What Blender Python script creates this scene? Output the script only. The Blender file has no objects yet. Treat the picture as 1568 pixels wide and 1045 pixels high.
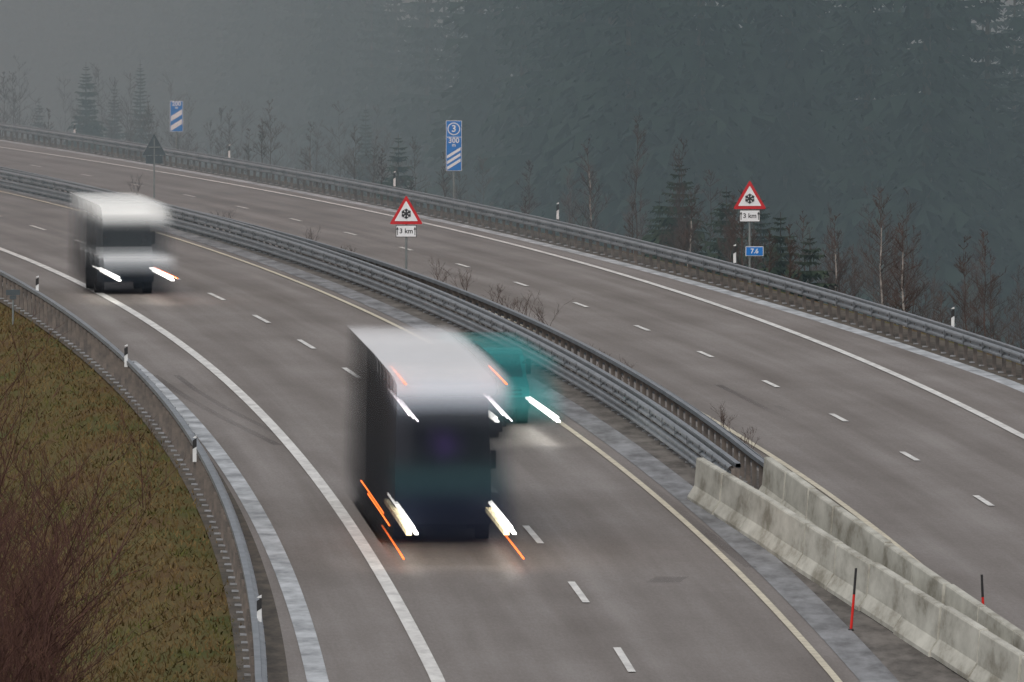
import bpy, math, random
import numpy as np
from mathutils import Vector
random.seed(7); rng=np.random.default_rng(7)
sc=bpy.context.scene
# ------------------------------------------------------------ camera model
FP=19700.0; CX=784.0; CY=522.5; V0=-300.0; HC=15.72
TH=math.atan((CY-V0)/FP)
cam_d=bpy.data.cameras.new("camera"); cam=bpy.data.objects.new("camera",cam_d)
sc.collection.objects.link(cam); sc.camera=cam
cam_d.sensor_width=36; cam_d.lens=FP/1568*36; cam_d.clip_start=1; cam_d.clip_end=6000
cam.location=(0,0,HC); cam.rotation_euler=(math.pi/2-TH,0,0)
def ray(u,v):
    a=(u-CX)/FP; b=(CY-v)/FP; c,s=math.cos(TH),math.sin(TH)
    return a, c+b*s, -s+b*c
# road long profile measured from the 18 m rhythm of the lane marks
prof=[(251,993),(269,887),(287,800),(301,753),(319,685),(337,626),(355,574),(359,560),(373,530),(377,518),
(391,491),(395,483),(409,457),(413,450),(426,426),(444,398),(462,373),(480,350),(485,349),(498,330),(503,331),
(515,312),(533,294),(551,280),(568,264),(586,252)]
PY=np.array([p[0] for p in prof],float)
PZ=np.array([HC+ray(CX,p[1])[2]/ray(CX,p[1])[1]*p[0] for p in prof])
pc=np.polyfit((PY-400)/100,PZ,3); pd=np.polyder(pc)
def zr(Y):
    Yc=min(max(Y,245),600)
    t=(Yc-400)/100
    return float(np.polyval(pc,t)+np.polyval(pd,t)/100*(Y-Yc))
def unproj(u,v,h=0.0):
    dx,dy,dz=ray(u,v); k=dz/dy
    lo,hi=100.0,1500.0
    for _ in range(50):
        m=(lo+hi)/2
        if HC+m*k-zr(m)-h>0: lo=m
        else: hi=m
    return (dx/dy*lo,lo)
def zat(Y,v):
    d=ray(CX,v); return HC+d[2]/d[1]*Y
def xat(Y,u,v=400):
    d=ray(u,v); return d[0]/d[1]*Y
# ------------------------------------------------------------ alignment
nd=[(938,993),(864,887),(795,800),(518,560),(452,518),(388,483),(323,450),(60,349),(0,331)]
fd=[(1490,753),(1367,685),(1253,626),(1147,574),(1046,530),(948,491),(855,457),(765,426),(676,398),(591,373),(507,350),(424,330),(343,312),(265,295),(187,279),(110,265),(33,252)]
A=[];B=[]
for (u,v) in nd:
    x,y=unproj(u,v); t=(y-400)/100; A.append([t**3,t*t,t,1,0]); B.append(x)
for (u,v) in fd:
    x,y=unproj(u,v); t=(y-400)/100; A.append([t**3,t*t,t,1,1]); B.append(x)
sol=np.linalg.lstsq(np.array(A),np.array(B),rcond=None)[0]
cc=sol[:4]; cd=np.polyder(cc)
def C(Y):
    Yc=min(max(Y,235),620); t=(Yc-400)/100
    d=Y-Yc
    return float(np.polyval(cc,t)+np.polyval(cd,t)/100*d-0.5*0.0003*d*abs(d)*(1 if d>0 else 0))
def fitc(pts,h=0.0,deg=2):
    P=[unproj(u,v,h) for u,v in pts]
    ys=np.array([p[1] for p in P]); D=np.array([p[0]-C(p[1]) for p in P])
    c=np.polyfit((ys-400)/100,D,deg); a,b=ys.min(),ys.max()
    def f(Y): return C(Y)+float(np.polyval(c,(min(max(Y,a),b)-400)/100))
    f.lo=a; f.hi=b
    return f
L_left=fitc([(0,383),(60,405),(115,430),(180,464),(250,511),(330,571),(400,636),(450,690),(500,752),(550,825),(600,905),(640,980),(668,1045)],0,3)
L_right=fitc([(0,293),(110,321),(255,365),(330,386),(480,440),(600,491),(860,650),(930,706),(1000,762),(1070,822),(1140,888),(1215,965),(1290,1045)],0,3)
F_dash=fitc(fd,0,2)
F_right=fitc([(0,227),(110,243),(215,259),(350,281),(480,303),(610,332),(730,362),(870,402),(985,434),(1100,472),(1290,540),(1440,603),(1568,665)],0,2)
R_left=fitc([(0,415),(60,447),(100,477),(140,506),(190,545),(235,588),(270,630),(300,672),(330,724),(350,772),(365,822),(378,880),(390,940),(400,1000),(405,1045)],.75,3)
R_far=fitc([(0,192),(100,203),(240,225),(400,252),(610,290),(700,310),(870,350),(1000,380),(1125,407),(1200,427),(1350,472),(1568,541)],.75,2)
R_mn=fitc([(0,258),(100,283),(250,318),(350,343),(500,387),(622,427),(700,457),(800,505),(900,562),(1000,628),(1072,685)],.75,2)
R_mf=fitc([(240,311),(400,347),(600,407),(700,438),(800,480),(900,532),(1000,590),(1100,652),(1172,697)],.75,2)
B_n=fitc([(1080,702),(1130,740),(1210,790),(1310,850),(1400,895),(1470,937),(1568,1012)],.95,2)
B_f=fitc([(1178,702),(1230,742),(1330,810),(1400,862),(1470,907),(1568,975)],.95,2)
G_left=fitc([(200,556),(262,610),(300,652),(345,710),(385,770),(412,820),(437,880),(460,950),(480,1010),(490,1045)],0,2)
F_left=lambda Y:F_dash(Y)-3.35
# ------------------------------------------------------------ materials
def nmat(name,c1,c2=None,scale=5.0,rough=.8,metal=0.0,spec=.3,bump=0.0,detail=6,uv=False,stretch=None,c3=None):
    m=bpy.data.materials.new(name); m.use_nodes=True; nt=m.node_tree; b=nt.nodes["Principled BSDF"]
    b.inputs["Roughness"].default_value=rough; b.inputs["Metallic"].default_value=metal
    b.inputs["Specular IOR Level"].default_value=spec
    b.inputs["Base Color"].default_value=(*c1,1)
    if c2 is not None:
        tc=nt.nodes.new("ShaderNodeTexCoord"); mp=nt.nodes.new("ShaderNodeMapping")
        nt.links.new(tc.outputs["UV" if uv else "Object"],mp.inputs[0])
        if stretch: mp.inputs["Scale"].default_value=stretch
        n=nt.nodes.new("ShaderNodeTexNoise"); n.inputs["Scale"].default_value=scale; n.inputs["Detail"].default_value=detail
        n.inputs["Roughness"].default_value=.65
        nt.links.new(mp.outputs[0],n.inputs["Vector"])
        r=nt.nodes.new("ShaderNodeValToRGB"); r.color_ramp.elements[0].position=.35; r.color_ramp.elements[1].position=.65
        r.color_ramp.elements[0].color=(*c1,1); r.color_ramp.elements[1].color=(*c2,1)
        if c3:
            e=r.color_ramp.elements.new(.5); e.color=(*c3,1)
        nt.links.new(n.outputs[0],r.inputs[0]); nt.links.new(r.outputs[0],b.inputs["Base Color"])
        if bump>0:
            bp=nt.nodes.new("ShaderNodeBump"); bp.inputs["Strength"].default_value=bump; bp.inputs["Distance"].default_value=.02
            nt.links.new(n.outputs[0],bp.inputs["Height"]); nt.links.new(bp.outputs[0],b.inputs["Normal"])
    return m
def emat(name,c,s):
    m=bpy.data.materials.new(name); m.use_nodes=True; b=m.node_tree.nodes["Principled BSDF"]
    b.inputs["Base Color"].default_value=(*c,1)
    b.inputs["Emission Color"].default_value=(*c,1); b.inputs["Emission Strength"].default_value=s
    return m
def asphalt(name,tracks,ca=(.135,.119,.108),cb=(.22,.197,.182)):
    m=bpy.data.materials.new(name); m.use_nodes=True; nt=m.node_tree; N=nt.nodes; L=nt.links
    b=N["Principled BSDF"]; b.inputs["Roughness"].default_value=.75; b.inputs["Specular IOR Level"].default_value=.2
    uv=N.new("ShaderNodeTexCoord")
    mp=N.new("ShaderNodeMapping"); mp.inputs["Scale"].default_value=(1,.02,1); L.new(uv.outputs["UV"],mp.inputs[0])
    n1=N.new("ShaderNodeTexNoise"); n1.inputs["Scale"].default_value=1.3; n1.inputs["Detail"].default_value=5; L.new(mp.outputs[0],n1.inputs["Vector"])
    n2=N.new("ShaderNodeTexNoise"); n2.inputs["Scale"].default_value=.35; n2.inputs["Detail"].default_value=8
    mp2=N.new("ShaderNodeMapping"); mp2.inputs["Scale"].default_value=(1,.25,1); L.new(uv.outputs["UV"],mp2.inputs[0]); L.new(mp2.outputs[0],n2.inputs["Vector"])
    n3=N.new("ShaderNodeTexNoise"); n3.inputs["Scale"].default_value=16; n3.inputs["Detail"].default_value=6; n3.inputs["Roughness"].default_value=.85
    mp3=N.new("ShaderNodeMapping"); mp3.inputs["Scale"].default_value=(1,.12,1); L.new(uv.outputs["UV"],mp3.inputs[0]); L.new(mp3.outputs[0],n3.inputs["Vector"])
    a=N.new("ShaderNodeMath"); a.operation='ADD'; L.new(n1.outputs[0],a.inputs[0]); L.new(n2.outputs[0],a.inputs[1])
    a2=N.new("ShaderNodeMath"); a2.operation='MULTIPLY_ADD'; a2.inputs[1].default_value=.9; L.new(n3.outputs[0],a2.inputs[0]); L.new(a.outputs[0],a2.inputs[2])
    sx=N.new("ShaderNodeSeparateXYZ"); L.new(uv.outputs["UV"],sx.inputs[0])
    k=N.new("ShaderNodeMath"); k.operation='MULTIPLY'; k.inputs[1].default_value=2*math.pi/1.83; L.new(sx.outputs[0],k.inputs[0])
    k0=N.new("ShaderNodeMath"); k0.operation='ADD'; k0.inputs[1].default_value=tracks; L.new(k.outputs[0],k0.inputs[0])
    cs=N.new("ShaderNodeMath"); cs.operation='COSINE'; L.new(k0.outputs[0],cs.inputs[0])
    a3=N.new("ShaderNodeMath"); a3.operation='MULTIPLY_ADD'; a3.inputs[1].default_value=-.11; L.new(cs.outputs[0],a3.inputs[0]); L.new(a2.outputs[0],a3.inputs[2])
    mr=N.new("ShaderNodeMapRange"); mr.inputs[1].default_value=1.05; mr.inputs[2].default_value=1.85; L.new(a3.outputs[0],mr.inputs[0])
    r=N.new("ShaderNodeMix"); r.data_type='RGBA'; r.inputs[6].default_value=(*ca,1); r.inputs[7].default_value=(*cb,1)
    L.new(mr.outputs[0],r.inputs[0]); L.new(r.outputs[2],b.inputs["Base Color"])
    rr=N.new("ShaderNodeMapRange"); rr.inputs[1].default_value=1.0;rr.inputs[2].default_value=1.8; rr.inputs[3].default_value=.8; rr.inputs[4].default_value=.45
    L.new(a3.outputs[0],rr.inputs[0]); L.new(rr.outputs[0],b.inputs["Roughness"])
    return m
M_road=asphalt("asphalt",0.0)
M_line=nmat("road_paint",(.72,.71,.68),(.48,.47,.45),3.0,.6,stretch=(1,.3,1),detail=9)
M_liney=nmat("road_paint_dirty",(.62,.57,.44),(.42,.38,.30),3.0,.6,detail=9)
M_gutter=nmat("gutter_concrete",(.22,.23,.24),(.50,.52,.54),1.5,.8,detail=10,bump=.3,stretch=(1,.4,1))
M_gutter2=nmat("gutter_stained",(.11,.11,.112),(.27,.275,.285),1.6,.8,detail=10,bump=.3,stretch=(1,.25,1))
M_median=nmat("median_gravel",(.065,.058,.052),(.17,.155,.14),2.0,.9,detail=10,bump=.4,stretch=(1,.25,1))
M_verge=nmat("verge_gravel",(.05,.045,.038),(.12,.10,.08),3,.9,detail=10,bump=.4,stretch=(1,.3,1))
M_ground=nmat("grass_ground",(.088,.054,.026),(.062,.068,.022),.5,.95,spec=.1,detail=10,bump=.5,c3=(.100,.078,.032),stretch=(1,.35,1))
M_zinc=nmat("galvanised_steel",(.20,.22,.235),(.30,.32,.34),1.2,.45,metal=.55,spec=.5)
M_zinc_d=nmat("weathered_steel",(.11,.10,.095),(.20,.17,.15),2.5,.7,metal=.2)
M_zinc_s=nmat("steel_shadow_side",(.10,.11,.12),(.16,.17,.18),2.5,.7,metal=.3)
M_foot=nmat("post_foot",(.30,.31,.33),(.2,.2,.2),4,.6)
M_conc=nmat("barrier_concrete",(.22,.205,.165),(.54,.53,.47),1.1,.85,detail=10,bump=.3,stretch=(1,.3,1),c3=(.42,.41,.36))
M_white=nmat("white_plastic",(.70,.71,.72),(.58,.59,.59),4,.5)
M_black=nmat("black_plastic",(.015,.015,.018),(.03,.03,.03),4,.5)
M_red=nmat("sign_red",(.50,.015,.02),(.42,.012,.02),3,.45)
M_swhite=nmat("sign_white",(.72,.73,.75),(.66,.67,.69),3,.45)
M_blue=nmat("sign_blue",(.004,.14,.48),(.006,.16,.52),3,.45)
M_back=nmat("sign_back",(.055,.07,.08),(.075,.09,.10),3,.6,metal=.2)
M_pole=nmat("sign_pole",(.17,.19,.19),(.24,.26,.26),3,.5,metal=.4)
M_pred=nmat("pole_red",(.60,.02,.015),(.5,.02,.015),3,.5)
M_spruce=nmat("spruce_needles",(.006,.016,.014),(.016,.030,.024),.25,.9,spec=.05)
M_spruce2=nmat("spruce_needles_near",(.014,.026,.017),(.038,.05,.028),1.5,.9,spec=.1)
M_bark=nmat("bark",(.06,.045,.035),(.10,.08,.065),6,.9)
M_birch=nmat("birch_bark",(.40,.37,.34),(.13,.11,.10),7,.8)
M_twig=nmat("twigs_brown",(.058,.042,.037),(.095,.066,.056),2,.9,spec=.1)
M_twigr=nmat("twigs_reddish",(.055,.028,.026),(.09,.048,.036),2,.9,spec=.1)
M_straw=nmat("dry_grass",(.15,.11,.048),(.085,.092,.028),.8,.95,spec=.1,c3=(.115,.076,.034),stretch=(1,.3,1))
# ------------------------------------------------------------ mesh builder
class MB:
    def __init__(s): s.v=[];s.f=[];s.m=[];s.mats=[];s.uv=None
    def mi(s,m):
        if m not in s.mats: s.mats.append(m)
        return s.mats.index(m)
    def face(s,pts,m):
        i=len(s.v); s.v.extend(pts); s.f.append(tuple(range(i,i+len(pts)))); s.m.append(s.mi(m))
    def box(s,c,size,m,rz=0.0,fwd=None):
        cx,cy,cz=c; a,b,h=size[0]/2,size[1]/2,size[2]/2; ca,sa=math.cos(rz),math.sin(rz)
        i=len(s.v)
        for z in(-h,h):
            for x,y in((-a,-b),(a,-b),(a,b),(-a,b)): s.v.append((cx+x*ca-y*sa,cy+x*sa+y*ca,cz+z))
        k=s.mi(m)
        for q in((3,2,1,0),(4,5,6,7),(0,1,5,4),(1,2,6,5),(2,3,7,6),(3,0,4,7)):
            s.f.append(tuple(i+j for j in q)); s.m.append(k)
    def tube(s,p0,p1,r0,r1,m,n=4,cap=False):
        p0=Vector(p0);p1=Vector(p1); d=(p1-p0)
        if d.length<1e-6: return
        d.normalize(); a=d.cross(Vector((0,0,1)) if abs(d.z)<.9 else Vector((1,0,0))).normalized(); b=d.cross(a)
        i=len(s.v)
        for p,r in((p0,r0),(p1,r1)):
            for j in range(n):
                t=2*math.pi*j/n; s.v.append(tuple(p+a*(math.cos(t)*r)+b*(math.sin(t)*r)))
        k=s.mi(m)
        for j in range(n):
            s.f.append((i+j,i+(j+1)%n,i+n+(j+1)%n,i+n+j)); s.m.append(k)
        if cap:
            s.f.append(tuple(i+n+j for j in range(n))); s.m.append(k)
            s.f.append(tuple(i+n-1-j for j in range(n))); s.m.append(k)
    def prism(s,poly,y0,y1,m):
        n=len(poly); i=len(s.v); k=s.mi(m)
        for y in(y0,y1):
            for x,z in poly: s.v.append((x,y,z))
        s.f.append(tuple(range(i,i+n))); s.m.append(k)
        s.f.append(tuple(range(i+2*n-1,i+n-1,-1))); s.m.append(k)
        for j in range(n):
            s.f.append((i+j,i+n+j,i+n+(j+1)%n,i+(j+1)%n)); s.m.append(k)
    def sweep(s,cf,ys,profl,m,closed=False,zf=zr):
        i=len(s.v); n=len(profl); k=s.mi(m)
        for Y in ys:
            t=(cf(Y+.5)-cf(Y-.5)); l=math.hypot(t,1); nx,ny=1/l,-t/l; x0=cf(Y); z0=zf(Y)
            for a,z in profl: s.v.append((x0+a*nx,Y+a*ny,z0+z))
        for r in range(len(ys)-1):
            for j in range(n if closed else n-1):
                a=i+r*n+j; b=i+r*n+(j+1)%n
                s.f.append((a,b,b+n,a+n)); s.m.append(k)
    def text(s,txt,size,loc,m,y):
        cu=bpy.data.curves.new("t",'FONT'); cu.body=txt; cu.size=size; cu.align_x='CENTER'; cu.align_y='CENTER'; cu.offset=size*.02
        cu.resolution_u=3
        o=bpy.data.objects.new("t",cu); sc.collection.objects.link(o)
        me=bpy.data.meshes.new_from_object(o.evaluated_get(bpy.context.evaluated_depsgraph_get()))
        i=len(s.v); k=s.mi(m)
        for v in me.vertices: s.v.append((loc[0]+v.co.x,y,loc[1]+v.co.y))
        for p in me.polygons: s.f.append(tuple(i+q for q in p.vertices)); s.m.append(k)
        bpy.data.objects.remove(o); bpy.data.curves.remove(cu); bpy.data.meshes.remove(me)
    def build(s,name,loc=(0,0,0),smooth=False,parent=None,rz=0.0):
        me=bpy.data.meshes.new(name); me.from_pydata(s.v,[],s.f)
        for m in s.mats: me.materials.append(m)
        me.polygons.foreach_set("material_index",s.m)
        if smooth: me.polygons.foreach_set("use_smooth",[True]*len(s.f))
        me.update(); o=bpy.data.objects.new(name,me); sc.collection.objects.link(o); o.location=loc; o.rotation_euler=(0,0,rz)
        if parent: o.parent=parent
        return o
def strip(name,fa,fb,y0,y1,z,m,step=4.0,cols=1,obj=True,mb=None,uvref=None):
    ys=np.arange(y0,y1+.001,step) if step<(y1-y0) else np.array([y0,y1])
    vs=[];fs=[];uv=[]
    for Y in ys:
        a,b=fa(Y),fb(Y)
        for c in range(cols+1):
            x=a+(b-a)*c/cols; vs.append((x,Y,zr(Y)+z)); uv.append((x-(uvref(Y) if uvref else a),Y))
    w=cols+1
    for r in range(len(ys)-1):
        for c in range(cols): i=r*w+c; fs.append((i,i+1,i+1+w,i+w))
    if not obj:
        i=len(mb.v); mb.v.extend(vs); k=mb.mi(m)
        for f in fs: mb.f.append(tuple(i+q for q in f)); mb.m.append(k)
        return
    me=bpy.data.meshes.new(name); me.from_pydata(vs,[],fs); me.materials.append(m)
    ul=me.uv_layers.new(name="UVMap")
    for lp in me.loops: ul.data[lp.index].uv=uv[lp.vertex_index]
    o=bpy.data.objects.new(name,me); sc.collection.objects.link(o); return o
off=lambda f,d:(lambda Y:f(Y)+d)
# ------------------------------------------------------------ ground sheet
def Yfront(u):   # where the edge of the wood stands, as seen along bearing u
    t=min(max((u+50)/1100,0),1); t=t*t*(3-2*t)
    return 1250-640*t
def ground_z(X,Y):
    d1=X-R_far(Y); d2=R_left(Y)-X; z=zr(min(Y,760))-.05
    if d1>1.5: z-= min((d1-1.5)*.42,21)
    if d2>1.6: z-= min((d2-1.6)*.38,9)
    if d1>10 and Y>1300: z+=(Y-1300)*.25
    return z
offL=[-900,-400,-150,-80,-40,-26,-18,-12,-9,-7,-5.5,-4,-3,-2.2,-1.6,-1.1,0]
offR=[0,1.5,3,6,10,16,24,36,44,60,80,110,150,220,400,1000]
ys=np.concatenate([np.arange(-100,220,20),np.arange(220,640,4),np.arange(640,2400,20)])
g=MB(); W=len(offL)+len(offR)
for Y in ys:
    a,b=R_left(Y),R_far(Y)
    for o in offL: g.v.append((a+o,Y,ground_z(a+o,Y)))
    for o in offR: g.v.append((b+o,Y,ground_z(b+o,Y)))
gk=g.mi(M_ground)
for r in range(len(ys)-1):
    for c in range(W-1): i=r*W+c; g.f.append((i,i+1,i+1+W,i+W)); g.m.append(gk)
g.build("ground",smooth=True)
# ------------------------------------------------------------ roads and markings
Y0,Y1=60,760
strip("road",off(R_left,.55),off(L_right,.55),Y0,Y1,0,M_road,4,6,uvref=L_left)
strip("road",off(R_mf,.45),off(R_far,-.75),Y0,Y1,0.0,M_road,4,6,uvref=F_left)
strip("median_strip",off(L_right,.55),off(R_mf,.45),Y0,Y1,-.003,M_median,4,4)
strip("verge",off(R_left,-.42),off(R_left,.55),Y0,Y1,-.003,M_verge,4,1)
strip("verge",off(R_far,-.25),off(R_far,1.2),Y0,Y1,-.003,M_verge,4,1)
strip("gutter",off(R_far,-.75),off(R_far,-.25),Y0,Y1,-.002,M_gutter,4,1)
strip("gutter",off(G_left,-.22),off(G_left,.19),180,unproj(196,550)[1],.015,M_gutter,3,1)
strip("gutter",off(L_right,.42),off(L_right,1.15),180,640,.012,M_gutter2,4,1)
mk=MB()
def solid(f,w,m,y0=Y0,y1=Y1): strip("",off(f,-w/2),off(f,w/2),y0,y1,.02,m,4,1,False,mk)
solid(L_left,.27,M_line); solid(L_right,.15,M_liney); solid(F_right,.24,M_line); solid(F_left,.15,M_liney)
yn=unproj(938,993)[1]; yf=unproj(1490,753)[1]
for k in range(-6,26):
    y=yn+18*k; strip("",off(C,-.07),off(C,.08),y-6,y,.02,M_line,2,1,False,mk)
for k in range(-10,24):
    y=yf+17.85*k; strip("",off(F_dash,-.07),off(F_dash,.08),y-5.6,y,.02,M_line,1.9,1,False,mk)
mk.build("road_markings")
ms=bpy.data.materials.new("rubber_film"); ms.use_nodes=True; b=ms.node_tree.nodes["Principled BSDF"]
b.inputs["Base Color"].default_value=(.03,.028,.028,1); b.inputs["Roughness"].default_value=.8
nn=ms.node_tree.nodes.new("ShaderNodeTexNoise"); nn.inputs["Scale"].default_value=1.2; nn.inputs["Detail"].default_value=6
mm=ms.node_tree.nodes.new("ShaderNodeMapRange"); mm.inputs[1].default_value=.4; mm.inputs[2].default_value=.7; mm.inputs[3].default_value=0; mm.inputs[4].default_value=.42
ms.node_tree.links.new(nn.outputs[0],mm.inputs[0]); ms.node_tree.links.new(mm.outputs[0],b.inputs["Alpha"])
sk=MB()
def skid(pts,w):
    P=[unproj(u,v) for u,v in pts]; i=len(sk.v); k=sk.mi(ms)
    for x,y in P: sk.v+= [(x-w/2,y,zr(y)+.012),(x+w/2,y,zr(y)+.012)]
    for j in range(len(P)-1): sk.f.append((i+2*j,i+2*j+1,i+2*j+3,i+2*j+2)); sk.m.append(k)
skid([(235,575),(265,596),(300,618),(340,640),(385,662),(425,682)],.22)
skid([(270,575),(300,598),(345,625),(395,650),(440,672)],.18)
skid([(1015,893),(1022,888),(1030,884)],.7)
skid([(1150,870),(1080,815),(1010,757),(950,712)],.25)
skid([(1330,700),(1250,655),(1190,622)],.2)
skid([(1420,760),(1300,690),(1200,640),(1100,590)],.2)
sk.build("skid_marks")
# ------------------------------------------------------------ guard rails
WB=[(0,.44),(.05,.46),(.08,.49),(.08,.53),(.01,.575),(.01,.615),(.08,.66),(.08,.70),(.05,.73),(0,.75)]
def guard_rail(f,y0,y1,side,lower=False,post=2.0,feet=0,box=False,th=1.0,bq=.15):
    mb=MB(); ys=np.arange(y0,y1,2.0)
    mb.sweep(f,ys,[(side*a*th,z) for a,z in WB],M_zinc)
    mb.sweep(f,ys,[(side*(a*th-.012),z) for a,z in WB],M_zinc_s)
    if lower:
        mb.sweep(f,ys,[(side*a,z-.36) for a,z in WB],M_zinc)
    if box:
        q=-side*bq; mb.sweep(f,ys,[(q-.06,.70),(q-.06,.80),(q+.06,.80),(q+.06,.70)],M_zinc,True)
    y=y0
    while y<y1:
        x=f(y); z=zr(y); c=x-side*.12
        mb.box((c,y,z+.33),(.11,.08,.70),M_zinc_d)
        mb.box((x-side*.03,y,z+.60),(.10,.2,.16),M_zinc_d)
        if feet: 
            mb.box((c+feet*.09,y,z+.02),(.15,.10,.04),M_foot)
        y+=post
    y=y0+1
    while y<y1:
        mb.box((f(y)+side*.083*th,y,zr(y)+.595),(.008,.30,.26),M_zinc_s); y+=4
    return mb.build("guard_rail")
ybn=unproj(1082,702,.95)[1]; ybf=unproj(1180,702,.95)[1]
guard_rail(R_left,150,640,1,post=2.0,feet=-1,box=True,th=1.3,bq=.065)
guard_rail(R_far,150,760,-1,post=2.0,feet=-1,lower=False,box=True)
guard_rail(R_mn,ybn+.5,760,-1,lower=True,post=2.0,feet=-1,box=True)
guard_rail(R_mf,ybf+.5,760,1,post=2.0,feet=-1,lower=False,box=True)
# ------------------------------------------------------------ concrete barriers
JP=[(-.30,0),(-.30,.09),(-.14,.34),(-.09,.95),(-.07,.98),(.07,.98),(.09,.95),(.14,.34),(.30,.09),(.30,0)]
def barrier(f,y1,y0,seg):
    mb=MB(); y=y1; k=0
    while y>y0:
        a=y-seg+.16; jx=random.uniform(-.03,.03); jz=random.uniform(-.02,.02)
        i=len(mb.v); mb.sweep(off(f,jx),np.linspace(a,y,4),[(p,q+jz) for p,q in JP],M_conc,True)
        n=len(JP); kk=mb.mi(M_conc)
        mb.f.append(tuple(i+j for j in range(n))); mb.m.append(kk)
        mb.f.append(tuple(i+3*n+n-1-j for j in range(n))); mb.m.append(kk)
        mb.box((f(y),y+.08,zr(y)+.45),(.14,.17,.7),M_black)
        y-=seg
    return mb.build("concrete_barrier")
barrier(B_n,ybn,170,6.0); barrier(B_f,ybf,170,6.0)
# ------------------------------------------------------------ delineators / poles
def delineator(u,v,toph=1.25,ln=.62):
    x,y=unproj(u,v,toph); mb=MB()
    w=.09
    mb.box((0,0,toph-ln/2-.06),(w,.07,ln-.12),M_white)
    mb.prism([(-w/2-.002,toph-.32),(w/2+.002,toph-.26),(w/2+.002,toph-.06),(-w/2-.002,toph-.12)],-.04,.04,M_black)
    mb.prism([(-w/2,toph-.06),(w/2,toph-.06),(w/2,toph),(-w/2,toph-.05)],-.035,.035,M_white)
    mb.box((0,.05,toph-ln/2-.25),(.05,.03,ln),M_zinc_d)
    mb.build("delineator_post",(x,y,zr(y)))
for u,v in[(114,189),(351,221),(604,262),(854,310),(1125,374),(1459,470),(57,422),(193,527),(298,667),(397,911)]:
    delineator(u,v)
for (u0,v0,vt,ln) in((1303,966,870,.10),(1507,962,880,-.05)):
    x,y=unproj(u0,v0); H=(v0-vt)/(FP/y); mb=MB()
    mb.tube((0,0,0),(ln*.6,0,H*.58),.028,.026,M_pred,8); mb.tube((ln*.6,0,H*.58),(ln,0,H),.026,.024,M_black,8,True)
    mb.tube((0,0,0),(0,0,.04),.06,.05,M_black,8,True)
    mb.build("snow_pole",(x,y,zr(y)))
# ------------------------------------------------------------ signs
def tri(w,h,zb,r):
    P=[(-w/2,zb),(w/2,zb),(0,zb+h)]; out=[]
    for i in range(3):
        p=Vector(P[i]);a=(Vector(P[i-1])-p).normalized();b=(Vector(P[(i+1)%3])-p).normalized()
        q1=p+a*r;q2=p+b*r
        for t in(0,.33,.66,1): out.append(tuple((1-t)*(1-t)*q1+2*t*(1-t)*p+t*t*q2))
    return out
def rect(x0,x1,z0,z1): return [(x0,z0),(x1,z0),(x1,z1),(x0,z1)]
def snow_sign(x,y,z,ztop,W,extra=False):
    mb=MB(); h=W*.87; zb=ztop-h
    mb.tube((0,.06,-1.5 if extra else 0),(0,.06,ztop-.25),.038,.038,M_pole,8,True)
    mb.prism(tri(W,h,zb,.07),0,.02,M_red)
    mb.prism(tri(W*.70,h*.70,zb+h*.108,.03),-.012,0,M_swhite)
    cz=zb+h*.36; R=W*.15
    for k in range(3):
        a=math.pi/2+k*math.pi/3; dx,dz=math.cos(a),math.sin(a); nx,nz=-dz,dx; t=.024
        mb.prism([(dx*R+nx*t,cz+dz*R+nz*t),(-dx*R+nx*t,cz-dz*R+nz*t),(-dx*R-nx*t,cz-dz*R-nz*t),(dx*R-nx*t,cz+dz*R-nz*t)],-.022-.002*k,-.012,M_black)
        for sg in(-1,1):
            for s2 in(-1,1):
                bx,bz=dx*R*.5*sg,dz*R*.5*sg; ex,ez=bx+(dx*sg*.6+nx*s2*.6)*R*.55,bz+(dz*sg*.6+nz*s2*.6)*R*.55
                d=Vector((ex-bx,ez-bz)).normalized()*.016
                mb.prism([(bx-d.y,cz+bz+d.x),(bx+d.y,cz+bz-d.x),(ex+d.y,cz+ez-d.x),(ex-d.y,cz+ez+d.x)],-.03,-.013,M_black)
    pw,ph=W*.62,W*.36; z1=zb-.03; z0=z1-ph
    mb.prism(rect(-pw/2,pw/2,z0,z1),0,.02,M_black); mb.prism(rect(-pw/2+.02,pw/2-.02,z0+.02,z1-.02),-.01,0,M_swhite)
    mb.text("3 km",ph*.56,(0,(z0+z1)/2),M_black,-.014)
    for s2 in(-1,1):
        ax=s2*pw*.42
        mb.prism(rect(ax-.013,ax+.013,z0+.07,z1-.10),-.014,-.010,M_black)
        mb.prism([(ax-.042,z1-.15),(ax+.042,z1-.15),(ax,z1-.05)],-.017,-.010,M_black)
    if extra:
        zc=zat(y,385)-z; mb.prism(rect(-.14,.46,zc-.16,zc+.16),-.02,.02,M_swhite); mb.prism(rect(-.12,.44,zc-.14,zc+.14),-.03,-.02,M_blue)
        mb.text("7.6",.22,(.16,zc),M_swhite,-.034)
    mb.build("snow_warning_sign",(x,y,z))
x,y=unproj(622,422); snow_sign(x,y,zr(y),zat(y,299)-zr(y),1.12)
y=432; snow_sign(xat(y,1148),y,zr(y),zat(y,276)-zr(y),1.12,True)
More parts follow.
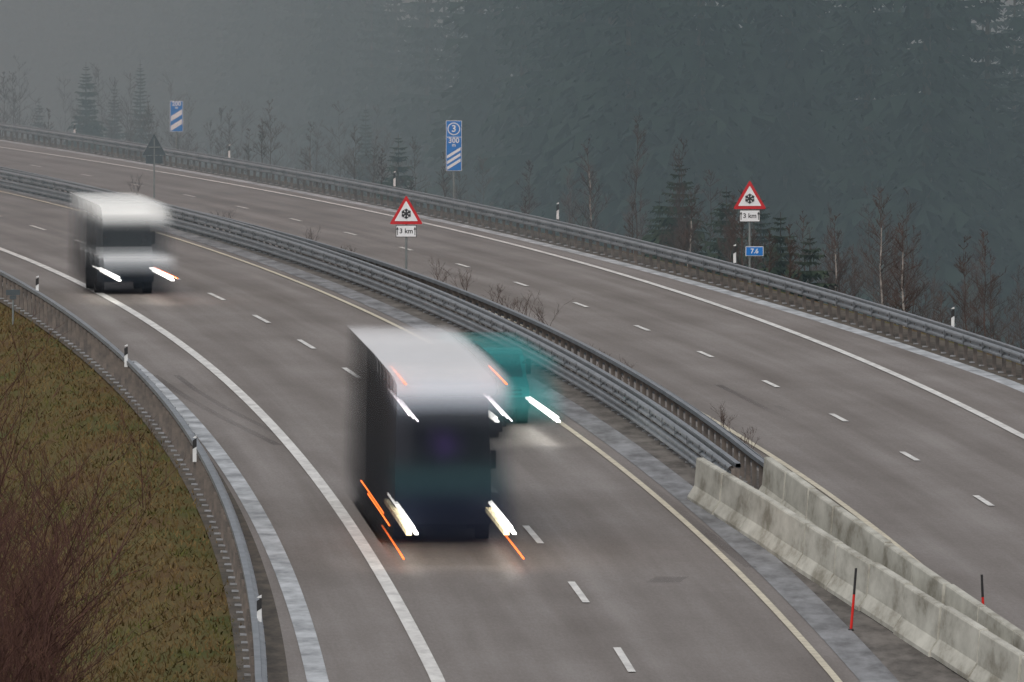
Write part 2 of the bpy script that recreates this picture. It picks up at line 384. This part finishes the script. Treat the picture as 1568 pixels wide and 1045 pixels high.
def bake(name,u,Y,vt,vb,w,num,circle,stripes):
    z=zr(Y); x=xat(Y,u); zt=zat(Y,vt)-z; zb=zat(Y,vb)-z; mb=MB()
    mb.tube((0,.06,-2),(0,.06,zt-.1),.04,.04,M_pole,8)
    mb.prism(rect(-w/2,w/2,zb,zt),0,.02,M_swhite); mb.prism(rect(-w/2+.02,w/2-.02,zb+.02,zt-.02),-.01,0,M_blue)
    zc=zt
    if circle:
        r=w*.40; zc=zt-w*.52; c=[(r*math.cos(t),zc+r*math.sin(t)) for t in np.linspace(0,2*math.pi,25)[:-1]]
        mb.prism(c,-.016,-.01,M_swhite); c=[(.84*px,zc+(pz-zc)*.84) for px,pz in c]; mb.prism(c,-.022,-.016,M_blue)
        mb.text("3",w*.6,(0,zc),M_swhite,-.026); zc-=w*.52
        mb.prism(rect(-w/2,w/2,zc-.012,zc+.012),-.016,-.01,M_swhite)
    mb.text(num,w*.46,(0,zc-w*.22),M_swhite,-.014); mb.text("m",w*.30,(0,zc-w*.50),M_swhite,-.014)
    za=zc-w*.60; a0=-w/2+.045; a1=w/2-.045; rise=(a1-a0)*.62; n=stripes
    tk=(za-zb-.06-rise)/(n+(n-1)*.85)
    for k in range(n):
        q=zb+.04+k*tk*1.85
        mb.prism([(a0,q),(a1,q+rise),(a1,q+rise+tk),(a0,q+tk)],-.016,-.01,M_swhite)
    mb.build(name,(x,Y,z))
bake("exit_countdown_sign",695,503,185,262,.62,"300",True,3)
bake("exit_countdown_sign",270.5,592,155,202,.60,"200",False,2)
x,y=unproj(236,304); mb=MB(); zt=zat(y,205)-zr(y)
mb.tube((0,0,0),(0,0,zt-.2),.04,.04,M_pole,8,True); mb.prism(tri(1.0,.87,zt-.87,.05),-.03,-.01,M_back); mb.prism(rect(-.36,.36,zt-1.22,zt-.9),-.03,-.01,M_back)
mb.box((0,-.05,zt-.55),(.5,.03,.05),M_pole)
mb.build("warning_sign_back",(x,y,zr(y)),rz=math.radians(20))
x,y=unproj(24,492,.0); y-=2; mb=MB(); mb.tube((0,0,-.5),(0,0,1.1),.03,.03,M_pole,8,True); mb.box((0,-.04,1.0),(.42,.03,.16),M_back); mb.box((0,-.04,.85),(.20,.03,.12),M_back)
mb.build("roadside_marker",(x,y,ground_z(x,y)))
# ------------------------------------------------------------ vegetation
def branch(mb,p,d,L,r,lev,mats,rnd,up=.25,kids=(7,4,3)):
    n=4 if lev<2 else 3; pts=[Vector(p)]; d=Vector(d).normalized()
    for k in range(n):
        d=(d+Vector((rnd.uniform(-.22,.22),rnd.uniform(-.22,.22),rnd.uniform(-.08,.2)*up*2))).normalized()
        pts.append(pts[-1]+d*(L/n))
    for k in range(n): mb.tube(pts[k],pts[k+1],r*(1-k/(n+.6)),r*(1-(k+1)/(n+.6)),mats[min(lev,len(mats)-1)],3)
    if lev<len(kids):
        for j in range(kids[lev]):
            t=rnd.uniform(.2,1)*n; k=min(int(t),n-1); q=pts[k].lerp(pts[k+1],t-k)
            a=rnd.uniform(0,6.28); s=Vector((math.cos(a),math.sin(a),rnd.uniform(-.1,.7)))
            branch(mb,q,(d*.9+s*.8),L*rnd.uniform(.35,.6)*(1.15-.5*t/n),r*.6,lev+1,mats,rnd,up,kids)
def bare_tree(name,x,y,z,H,seed,r=.07,nb=26,spread=.28,white=True,mb=None,minr=.012,t0=.18):
    rnd=random.Random(seed); own=mb is None; mb=mb or MB()
    o=Vector((0,0,0)) if own else Vector((x,y,z)); pts=[o]; n=8; d=Vector((0,0,1))
    for k in range(n):
        d=(Vector((rnd.uniform(-.11,.11),rnd.uniform(-.07,.07),1))).normalized(); pts.append(pts[-1]+d*H/n)
    tm=M_birch if white else M_twig
    for k in range(n): mb.tube(pts[k],pts[k+1],r*(1-k/(n+.5)),r*(1-(k+1)/(n+.5)),tm if k<6 else M_twig,5)
    for j in range(nb):
        t=rnd.uniform(t0,.98)*n; k=min(int(t),n-1); q=pts[k].lerp(pts[k+1],t-k); a=rnd.uniform(0,6.28)
        branch(mb,q,(math.cos(a),math.sin(a),rnd.uniform(.5,1.3)),H*spread*rnd.uniform(.6,1.1)*(1.15-t/n),max(minr,r*.3),0,[M_twig],rnd,.3,(6,4))
    if own: return mb.build(name,(x,y,z))
def spruce_arrays(seed,H,R,layers,brs,leaf):
    rnd=random.Random(seed); V=[];F=[]
    for l in range(layers):
        f=(l+rnd.random()*.6)/layers; z=H*(.04+.95*f); rad=R*(1-f)**.8*rnd.uniform(.7,1.15)+.08
        for b in range(brs):
            if rnd.random()<.10: continue
            a=6.283*(b+rnd.random())/brs; L=rad*rnd.uniform(.55,1.2); dx,dy=math.cos(a),math.sin(a); nx,ny=-dy,dx
            droop=rnd.uniform(.15,.6)*(1-f*.8)-.25*f
            for s in range(leaf):
                t0=s/leaf; t1=(s+1.25)/leaf; w=L*(.34*(1-t0)+.08)*rnd.uniform(.7,1.3)
                for sg in(-1,1):
                    p0=(dx*L*t0,dy*L*t0,z-droop*L*t0*t0); p1=(dx*L*t1,dy*L*t1,z-droop*L*t1*t1)
                    e=(dx*L*(t1+.05)+nx*w*sg,dy*L*(t1+.05)+ny*w*sg,z-droop*L*t1*t1-w*rnd.uniform(.3,1.3))
                    i=len(V); V+= [p0,p1,e]; F.append((i,i+1,i+2))
    i=len(V)
    for zz,rr in((0,H*.014),(H,.01)):
        for j in range(5): V.append((rr*math.cos(j*1.257),rr*math.sin(j*1.257),zz))
    T=[(i+j,i+(j+1)%5,i+5+(j+1)%5) for j in range(5)]+[(i+j,i+5+(j+1)%5,i+5+j) for j in range(5)]
    return np.array(V),np.array(F+T),len(F)
def spruce(x,y,z,H,R,seed):
    V,F,nf=spruce_arrays(seed,H,R,int(H*4.5),11,5)
    me=bpy.data.meshes.new("spruce_tree"); me.from_pydata(V.tolist(),[],F.tolist()); me.materials.append(M_spruce2); me.materials.append(M_bark)
    mi=[0]*nf+[1]*10; me.polygons.foreach_set("material_index",mi)
    o=bpy.data.objects.new("spruce_tree",me); sc.collection.objects.link(o); o.location=(x,y,z)
def place(u,vt,Y):
    x=xat(Y,u); z=ground_z(x,Y); return x,z,zat(Y,vt)-z
for u,vt,Y,R,sd in[(132,95,760,2.3,1),(215,92,790,1.9,2),(176,125,800,1.8,3),(1040,236,490,1.8,4),(1112,285,480,1.5,5),(1195,325,460,1.4,6),(1240,355,450,1.2,7),(60,150,820,1.8,8),(610,205,600,1.6,9),(1010,300,500,1.4,10),(560,160,720,2.0,17),(1165,300,490,1.5,18)]:
    x,z,H=place(u,vt,Y); spruce(x,Y,z,H,R,sd)
for u,vt,Y,sd in[(903,213,500,11),(1352,285,445,12),(1385,335,425,13),(1282,330,450,14),(1052,300,460,15),(480,190,600,16),(700,190,640,19),(335,165,700,20)]:
    x,z,H=place(u,vt,Y); bare_tree("birch_tree",x,Y,z,H,sd,r=.062 if Y<530 else .05,nb=34)
mb=MB(); rnd=random.Random(5)
for k in range(165):
    if k<55: u=rnd.uniform(-40,620); Y=rnd.uniform(650,800); dv=rnd.uniform(20,125)
    elif k<83: u=rnd.uniform(300,1000); Y=rnd.uniform(500,620); dv=rnd.uniform(20,110)
    else: u=rnd.uniform(960,1620); Y=rnd.uniform(425,520); dv=rnd.uniform(20,200)*(1 if u>1250 or u<1100 else .6)
    vr=np.interp(u,[0,240,610,870,1125,1350,1568],[192,225,290,350,407,472,541])
    x,z,H=place(u,vr-dv,Y)
    if x<R_far(Y)+2.5: continue
    H=max(H,1.5)
    bare_tree("",x,Y,z,H,100+k,r=.035,nb=26,spread=.30,white=False,mb=mb,minr=.014,t0=.35)
mb.build("bare_shrubs")
# forest in the fog
vars_=[spruce_arrays(50+k,29,rr,50,10,3) for k,rr in enumerate((3.4,4.2,3.0,3.8))]
AV=[];AF=[];n0=0; AM=[]
def addtree(x,y,z,s,h,a,k):
    global n0
    V,F,nf=vars_[k]; ca,sa=math.cos(a),math.sin(a)
    W=np.stack([V[:,0]*ca-V[:,1]*sa,V[:,0]*sa+V[:,1]*ca,V[:,2]],1)*np.array([s,s,h])+np.array([x,y,z]); AV.append(W); AF.append(F+n0); n0+=len(V)
    AM.append(np.array([0]*nf+[1]*10))
for row in range(9):
    u=-700
    while u<2300:
        Yb=Yfront(u)+row*14+rnd.uniform(-9,9)
        if row>=7: Yb=max(Yb,1240+(row-5)*35)
        X=(u-CX)/FP*Yb; hh=rnd.uniform(.95,1.35)
        addtree(X,Yb,ground_z(X,Yb)-.5,rnd.uniform(.8,1.25),hh,rnd.uniform(0,6.28),rnd.randrange(4))
        u+=rnd.uniform(2.2,4.2)*FP/Yb
AV=np.concatenate(AV);AF=np.concatenate(AF);AM=np.concatenate(AM)
me=bpy.data.meshes.new("conifer_forest"); me.vertices.add(len(AV)); me.vertices.foreach_set("co",AV.ravel())
me.loops.add(len(AF)*3); me.loops.foreach_set("vertex_index",AF.ravel().astype(np.int32)); me.polygons.add(len(AF))
me.polygons.foreach_set("loop_start",np.arange(0,len(AF)*3,3,dtype=np.int32)); me.materials.append(M_spruce); me.materials.append(M_bark)
me.polygons.foreach_set("material_index",AM.astype(np.int32)); me.update(calc_edges=True)
o=bpy.data.objects.new("conifer_forest",me); sc.collection.objects.link(o)
# left bank : grass and bush
gm=MB(); gi=gm.mi(M_straw)
for k in range(60000):
    Y=225+ (rng.random()**1.3)*200; d=.25+rng.random()*9.8; x=R_left(Y)-d; z=ground_z(x,Y)
    if d<.9 and rng.random()>d: continue
    h=rng.uniform(.04,.17); a=rng.uniform(0,6.28); w=.012+.02*rng.random(); lx,ly=rng.normal(0,.07,2)
    i=len(gm.v); gm.v+= [(x-w*math.cos(a),Y-w*math.sin(a),z),(x+w*math.cos(a),Y+w*math.sin(a),z),(x+lx,Y+ly,z+h)]; gm.f.append((i,i+1,i+2)); gm.m.append(gi)
gm.build("grass")
bm_=MB(); rnd=random.Random(21)
for (u,vt,Y) in[(-50,560,244),(-15,590,240),(5,640,238),(-60,640,236),(25,720,235),(0,780,232),(-30,720,230),(30,850,228),(-45,850,226),(45,840,233),(-20,900,222),(20,940,222)]:
    x=xat(Y,u); z=ground_z(x,Y); top=zat(Y,vt)
    for s in range(7):
        a=rnd.uniform(0,6.28); branch(bm_,(x+rnd.uniform(-.25,.25),Y+rnd.uniform(-.3,.3),z),(math.cos(a)*.2,math.sin(a)*.2,1),(top-z)*rnd.uniform(.6,1.0),.020,0,[M_twigr],rnd,.5,(8,5,3))
bm_.build("bare_bush")
rnd=random.Random(33)
for (u,v,H) in[(665,442,.7),(700,452,.7),(752,478,.6),(790,492,.7),(825,505,.7),(200,300,.7),(465,378,.5),(1098,665,.6),(945,585,.5),(520,398,.45),(336,345,.5),(1325,860,.5),(770,484,.5),(905,560,.4),(1130,690,.4)]:
    x,y=unproj(u,v); x+=.2; mb=MB()
    for s in range(8):
        a=rnd.uniform(0,6.28); branch(mb,(rnd.uniform(-.2,.2),rnd.uniform(-.2,.2),0),(math.cos(a)*.5,math.sin(a)*.5,1),H*1.25*rnd.uniform(.6,1.1),.008,0,[M_twig],rnd,.4,(5,3))
    mb.build("dry_weed",(x,y,zr(y)))
# ------------------------------------------------------------ vehicles
M_wind=nmat("windscreen",(.01,.014,.018),(.02,.026,.03),1,.15,spec=.6)
M_rub=nmat("tyre_rubber",(.015,.015,.016),(.03,.03,.03),3,.9)
M_rim=nmat("wheel_rim",(.10,.10,.11),(.16,.16,.16),3,.5,metal=.5)
M_wpaint=nmat("white_paint",(.80,.81,.82),(.74,.76,.78),.6,.4)
M_dark=nmat("dark_paint",(.008,.012,.020),(.014,.02,.028),.8,.4)
M_teal=nmat("teal_paint",(.02,.19,.19),(.03,.22,.215),.8,.4)
M_grey=nmat("trailer_side",(.05,.05,.055),(.09,.09,.095),.5,.6)
M_head=emat("headlamp_light",(1,.98,.93),4.5); M_head2=emat("headlamp_reflector",(1,.88,.55),.7); M_orange=emat("marker_light",(1,.16,.02),2.0); M_visl=emat("visor_light",(1,.92,.96),2.0)
def ghost_material():
    m=bpy.data.materials.new("moving_paint"); m.use_nodes=True; nt=m.node_tree; b=nt.nodes["Principled BSDF"]
    a=nt.nodes.new("ShaderNodeAttribute"); a.attribute_name="Col"
    nt.links.new(a.outputs["Color"],b.inputs["Base Color"]); nt.links.new(a.outputs["Alpha"],b.inputs["Alpha"])
    b.inputs["Roughness"].default_value=.6; b.inputs["Specular IOR Level"].default_value=.2
    return m
M_ghost=ghost_material()
def frame_at(path,Y):
    t=(path(Y+1)-path(Y-1))/2; l=math.hypot(t,1); return path(Y),t/l,1/l
def tf(fr,Y,x,y,z):
    px,tx,ty=fr; return (px+x*ty+y*tx, Y-x*tx+y*ty, zr(Y)+z)
def sm(a,b,t):
    t=min(max((t-a)/(b-a),0),1); return t*t*(3-2*t)
def vehicle(name,path,Yc,span,prof,width,length,colf,alpha,ng,core_mats,wheels,wr,lights,glass,roofz,tumble=0.05,efade=1.2,fade=.22,z0f=.05,zfade=.7,ins=.34):
    root=bpy.data.objects.new(name,None); sc.collection.objects.link(root)
    w=width/2
    Yb=Yc+span*.22; fr=frame_at(path,Yb); mb=MB(); T=lambda x,y,z:tf(fr,Yb,x,y,z)
    pin=[(y+.02-(efade*.8 if y>length-.01 else 0),max(z-(.25 if z>roofz-.4 else 0),.40)) for y,z in prof]; n=len(pin)
    def hw(z): return (w-ins)*(1-tumble*max(0,z-1)/2)
    for i in range(n-1):
        (y0,z0),(y1,z1)=pin[i],pin[i+1]; zm=(prof[i][1]+prof[i+1][1])/2
        m=core_mats(zm,i)
        mb.face([T(-hw(z0),y0,z0),T(hw(z0),y0,z0),T(hw(z1),y1,z1),T(-hw(z1),y1,z1)],m)
    for s in(-1,1):
        mb.face([T(s*hw(z),y,z) for y,z in pin]+[T(s*hw(.40),pin[-1][0],.40)],core_mats(-1,0))
    mb.face([T(-hw(.4),pin[-1][0],.40),T(hw(.4),pin[-1][0],.40),T(hw(3),pin[-1][0],pin[-1][1]),T(-hw(3),pin[-1][0],pin[-1][1])],core_mats(-1,0))
    mb.face([T(-w+ins,pin[0][0],.40),T(w-ins,pin[0][0],.40),T(w-ins,pin[-1][0],.40),T(-w+ins,pin[-1][0],.40)],M_rub)
    mb.build("body",parent=root)
    mb=MB()
    (ya,za),(yb,zb)=glass
    mb.face([T(-hw(za)+.1,ya-.01,za),T(hw(za)-.1,ya-.01,za),T(hw(zb)-.14,yb-.01,zb),T(-hw(zb)+.14,yb-.01,zb)],M_wind)
    mb.build("windscreen",parent=root)
    mb=MB()
    for i in range(4): 
        zz=.55+i*.1; mb.face([T(-w*.5,prof[0][0]-.0,zz),T(w*.5,prof[0][0]-.0,zz),T(w*.5,prof[0][0]-.0,zz+.05),T(-w*.5,prof[0][0]-.0,zz+.05)],M_rub)
    for s in(-1,1):
        a=T(s*(w-ins-.1),ya+.3,za+.35); b=T(s*(w-ins+.06),ya+.25,za+.35); mb.tube(a,b,.03,.03,M_rub,6)
        for q in(.1,.3): mb.box(T(s*(w-ins+.06),ya+.25,za+q+.05),(.12,.08,.2),M_rub)
    mb.build("grille_and_mirrors",parent=root)
    for j,yw in enumerate(wheels):
        for s in(-1,1):
            mb=MB(); c0=Vector(T(s*(w-ins-.28),yw,wr)); c1=Vector(T(s*(w-ins),yw,wr))
            mb.tube(c0,c1,wr,wr,M_rub,20,True); c2=Vector(T(s*(w-ins+.015),yw,wr)); mb.tube(c1,c2,wr*.55,wr*.5,M_rim,16,True)
            mb.build("wheel_%d_%s"%(j+1,"l" if s<0 else "r"),parent=root)
    V=[];F=[];CO=[]
    dp=[(prof[0][0]+.05,.05)]
    for i in range(len(prof)-1):
        (y0,z0),(y1,z1)=prof[i],prof[i+1]; k=max(1,int(math.hypot(y1-y0,z1-z0)/.18)) if z0<roofz-.02 or i<len(prof)-2 else 8
        k=min(k,14)
        for q in range(k): dp.append((y0+(y1-y0)*q/k,z0+(z1-z0)*q/k))
    dp.append(prof[-1]); yend=prof[-1][0]
    for g_ in range(ng):
        Yg=Yc+span/2-span*(g_+.5)/ng; fr=frame_at(path,Yg)
        def W_(z): return w*(1-tumble*max(0,z-1)/2)
        i0=len(V); xs=[-1,-.93,-.8,-.6,-.4,-.2,0,.2,.4,.6,.8,.93,1]
        for (y,z) in dp:
            for xx in xs:
                x=xx*W_(z); V.append(tf(fr,Yg,x,y,z))
                a=alpha*sm(0,fade*1.6,w*(1-xx))*sm(z0f,zfade,z)
                if y>yend-efade : a*=sm(yend,yend-efade,y)
                CO.append((*colf('f',x,y,z),a))
        n=len(xs)
        for r in range(len(dp)-1):
            for c in range(n-1): i=i0+r*n+c; F.append((i,i+1,i+1+n,i+n))
        i0=len(V); yy=[0,.05,.12,.25,.45,.6,.7,.78,.85,.93,1]
        fp=[(y,z) for y,z in dp if z<roofz-.001 or y<dp[-1][0]*.5]
        zs=[]; 
        for (y,z) in fp:
            if zs and z<=zs[-1][1]+.01: continue
            zs.append((y,z))
        for (y,z) in zs:
            for q in yy:
                yv=y+(yend-y)*q; V.append(tf(fr,Yg,-W_(z),yv,z)); a=alpha*sm(z0f,zfade,z)*sm(yend+.01,yend-efade,yv)
                CO.append((*colf('s',-w,yv,z),a))
        n=len(yy)
        for r in range(len(zs)-1):
            for c in range(n-1): i=i0+r*n+c; F.append((i+1,i,i+n,i+1+n))
    me=bpy.data.meshes.new("motion_smear"); me.from_pydata(V,[],F); me.materials.append(M_ghost)
    ca=me.color_attributes.new("Col",'FLOAT_COLOR','POINT'); ca.data.foreach_set("color",np.array(CO,np.float32).ravel())
    me.polygons.foreach_set("use_smooth",[True]*len(F)); me.update()
    o=bpy.data.objects.new("motion_smear",me); sc.collection.objects.link(o); o.parent=root
    mb=MB()
    for (x,y,z,sw,sh,t0,t1,m) in lights:
        i0=len(mb.v); k=mb.mi(m); st=9
        for q in range(st):
            Yl=Yc+span*(t0+(t1-t0)*q/(st-1)); fr=frame_at(path,Yl)
            for ax,az in((-sw,-sh),(sw,-sh),(sw,sh),(-sw,sh)): mb.v.append(tf(fr,Yl,x+ax/2,y,z+az/2))
        for q in range(st-1):
            for j in range(4): mb.f.append((i0+q*4+j,i0+q*4+(j+1)%4,i0+q*4+4+(j+1)%4,i0+q*4+4+j)); mb.m.append(k)
        mb.f.append((i0,i0+1,i0+2,i0+3)); mb.m.append(k); e=i0+(st-1)*4; mb.f.append((e+3,e+2,e+1,e)); mb.m.append(k)
    mb.build("lamps",parent=root)
def lerp3(a,b,t): return tuple(a[i]+(b[i]-a[i])*t for i in range(3))
def ramp(z,st):
    for i in range(len(st)-1):
        if z<=st[i+1][0]: return lerp3(st[i][1],st[i+1][1],sm(st[i][0],st[i+1][0],z))
    return st[-1][1]
# --- lorry
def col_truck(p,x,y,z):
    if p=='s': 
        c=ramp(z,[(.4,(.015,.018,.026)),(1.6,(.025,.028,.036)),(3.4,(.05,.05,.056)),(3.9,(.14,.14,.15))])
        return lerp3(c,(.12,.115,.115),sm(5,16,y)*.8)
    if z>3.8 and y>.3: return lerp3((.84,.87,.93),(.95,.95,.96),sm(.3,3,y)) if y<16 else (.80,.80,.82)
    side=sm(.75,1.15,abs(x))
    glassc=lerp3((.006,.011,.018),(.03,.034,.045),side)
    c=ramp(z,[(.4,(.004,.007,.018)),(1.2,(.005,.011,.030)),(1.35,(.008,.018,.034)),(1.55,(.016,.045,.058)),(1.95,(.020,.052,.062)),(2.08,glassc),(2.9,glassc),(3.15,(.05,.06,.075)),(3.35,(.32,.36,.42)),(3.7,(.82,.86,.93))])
    g_=math.exp(-((x+.25)/.25)**2-((z-2.5)/.25)**2); c=lerp3(c,(.06,.03,.16),.6*g_)  # faint purple glow on the windscreen, painted into the vertex colour
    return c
tp=[(0,.35),(0,1.4),(.10,2.0),(.28,3.0),(.5,3.5),(.8,3.82),(2.4,3.92),(18.5,3.95)]
def shifted(f,u,v):
    X,Y=unproj(u,v); d=X-f(Y); return (lambda y:f(y)+d),Y
lane1=lambda Y:(L_left(Y)+C(Y))/2
pt,Yt=shifted(lane1,687,843)
def cm_t(z,i):
    if z<0: return M_grey
    return M_wpaint if z>3.5 else M_dark
LT=[]
for s in(-1,1):
    LT+=[(s*1.04,-.04,.88,.09,.045,-.52,.5,M_head),(s*1.04+.06,-.05,.78,.08,.04,-.55,.48,M_head),(s*1.04-.05,-.03,.72,.12,.10,-.45,.5,M_head2),
         (s*1.0,.3,3.18,.025,.018,-.5,.45,M_visl),(s*1.0+.09,.3,3.12,.025,.018,-.5,.45,M_visl),(s*1.0-.09,.3,3.24,.025,.018,-.5,.4,M_visl),
         (s*1.08,.5,3.80,.035,.02,-.35,.3,M_orange),(s*1.27,.05,.28,.03,.025,-.6,.35,M_orange)]
LT+=[(-1.40,3.0,.75,.03,.025,-.5,.45,M_orange),(-1.40,6,.85,.025,.025,-.5,.5,M_orange)]
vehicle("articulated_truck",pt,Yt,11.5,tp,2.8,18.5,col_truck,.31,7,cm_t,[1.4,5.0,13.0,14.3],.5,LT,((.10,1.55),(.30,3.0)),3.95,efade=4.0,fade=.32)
# --- white van
def col_van(p,x,y,z):
    if p=='s': return ramp(z,[(.4,(.012,.015,.02)),(1.2,(.015,.02,.025)),(1.6,(.08,.085,.09)),(2.2,(.16,.17,.18)),(2.9,(.85,.85,.84))])
    if y>2.0: return (.95,.95,.92)
    return ramp(z,[(.35,(.004,.008,.014)),(1.02,(.006,.012,.020)),(1.18,(.30,.32,.34)),(1.4,(.80,.81,.82)),(1.5,(.25,.27,.28)),(1.62,(.03,.038,.044)),(2.3,(.025,.032,.038)),(2.5,(.55,.56,.56)),(2.75,(.95,.95,.92))])
vp=[(0,.3),(-.02,.85),(.1,1.15),(.7,1.5),(1.5,2.5),(2.0,2.88),(2.9,3.0),(7.2,3.02)]
pv,Yv=shifted(lane1,202,456)
def lampset(d,z,sp=.5):
    o=[]
    for s in(-1,1): o+=[(s*d,-.08,z,.14,.05,-sp,sp*.9,M_head),(s*d+.06,-.08,z-.09,.10,.04,-sp,sp*.7,M_head)]
    return o
vehicle("white_van",pv,Yv,13,vp,2.5,7.2,col_van,.33,6,lambda z,i:(M_wpaint if z>2.5 or 1.15<z<1.55 else M_dark),[1.1,5.0],.38,lampset(.84,.84,.42)+[(1.02,.1,.82,.04,.03,-.46,.38,M_orange)],((.74,1.53),(1.47,2.45)),3.02,efade=2.5,fade=.34)
# --- teal van (overtaking)
def col_teal(p,x,y,z):
    if p=='s': return (.03,.22,.22)
    if y>1.9: return (.035,.28,.28)
    return ramp(z,[(.35,(.01,.02,.02)),(.55,(.02,.07,.07)),(.8,(.035,.24,.24)),(1.2,(.05,.32,.32)),(1.35,(.02,.14,.15)),(1.75,(.015,.10,.11)),(1.95,(.03,.26,.26))])
cp=[(0,.3),(0,.7),(.15,.95),(1.0,1.15),(1.7,1.75),(2.1,1.95),(2.8,2.05),(4.9,2.05)]
lane2=lambda Y:(L_right(Y)+C(Y))/2+.19
Yk=unproj(775,661)[1]
vehicle("teal_van",lane2,Yk,15,cp,2.35,4.9,col_teal,.27,6,lambda z,i:(M_teal if z>.8 or z<0 else M_dark),[.9,3.6],.33,lampset(.76,.68,.42),((1.05,1.18),(1.66,1.72)),2.05,fade=.34,ins=.38)
# ------------------------------------------------------------ fog bank
fm=bpy.data.materials.new("fog_volume"); fm.use_nodes=True; nt=fm.node_tree; nt.nodes.clear()
out=nt.nodes.new("ShaderNodeOutputMaterial"); vs=nt.nodes.new("ShaderNodeVolumeScatter"); vs.inputs["Color"].default_value=(.62,.90,1.0,1); vs.inputs["Density"].default_value=.0024
vs.inputs["Anisotropy"].default_value=.2
nt.links.new(vs.outputs[0],out.inputs["Volume"])
mb=MB(); mb.box((0,1215,20),(1600,1600,180),fm); mb.build("fog")
# ------------------------------------------------------------ light
w=bpy.data.worlds.new("World"); sc.world=w; w.use_nodes=True; nt=w.node_tree; bg=nt.nodes["Background"]
sky=nt.nodes.new("ShaderNodeTexSky"); sky.sky_type='NISHITA'; sky.sun_disc=False
el,rot=math.radians(48),math.radians(200)
sky.sun_elevation=el; sky.sun_rotation=rot; sky.dust_density=4; sky.air_density=1.2
hs=nt.nodes.new("ShaderNodeHueSaturation"); hs.inputs["Saturation"].default_value=.35
nt.links.new(sky.outputs[0],hs.inputs["Color"]); nt.links.new(hs.outputs[0],bg.inputs["Color"]); bg.inputs["Strength"].default_value=.13
sd=bpy.data.lights.new("sun",'SUN'); sd.energy=.8; sd.angle=math.radians(30); sd.color=(1,.96,.9)
so=bpy.data.objects.new("sun",sd); sc.collection.objects.link(so)
dv=Vector((math.sin(rot)*math.cos(el),math.cos(rot)*math.cos(el),math.sin(el)))
so.rotation_euler=dv.to_track_quat('Z','Y').to_euler(); so.location=(0,200,80)
sc.view_settings.view_transform='Standard'; sc.view_settings.look='None'; sc.view_settings.exposure=0
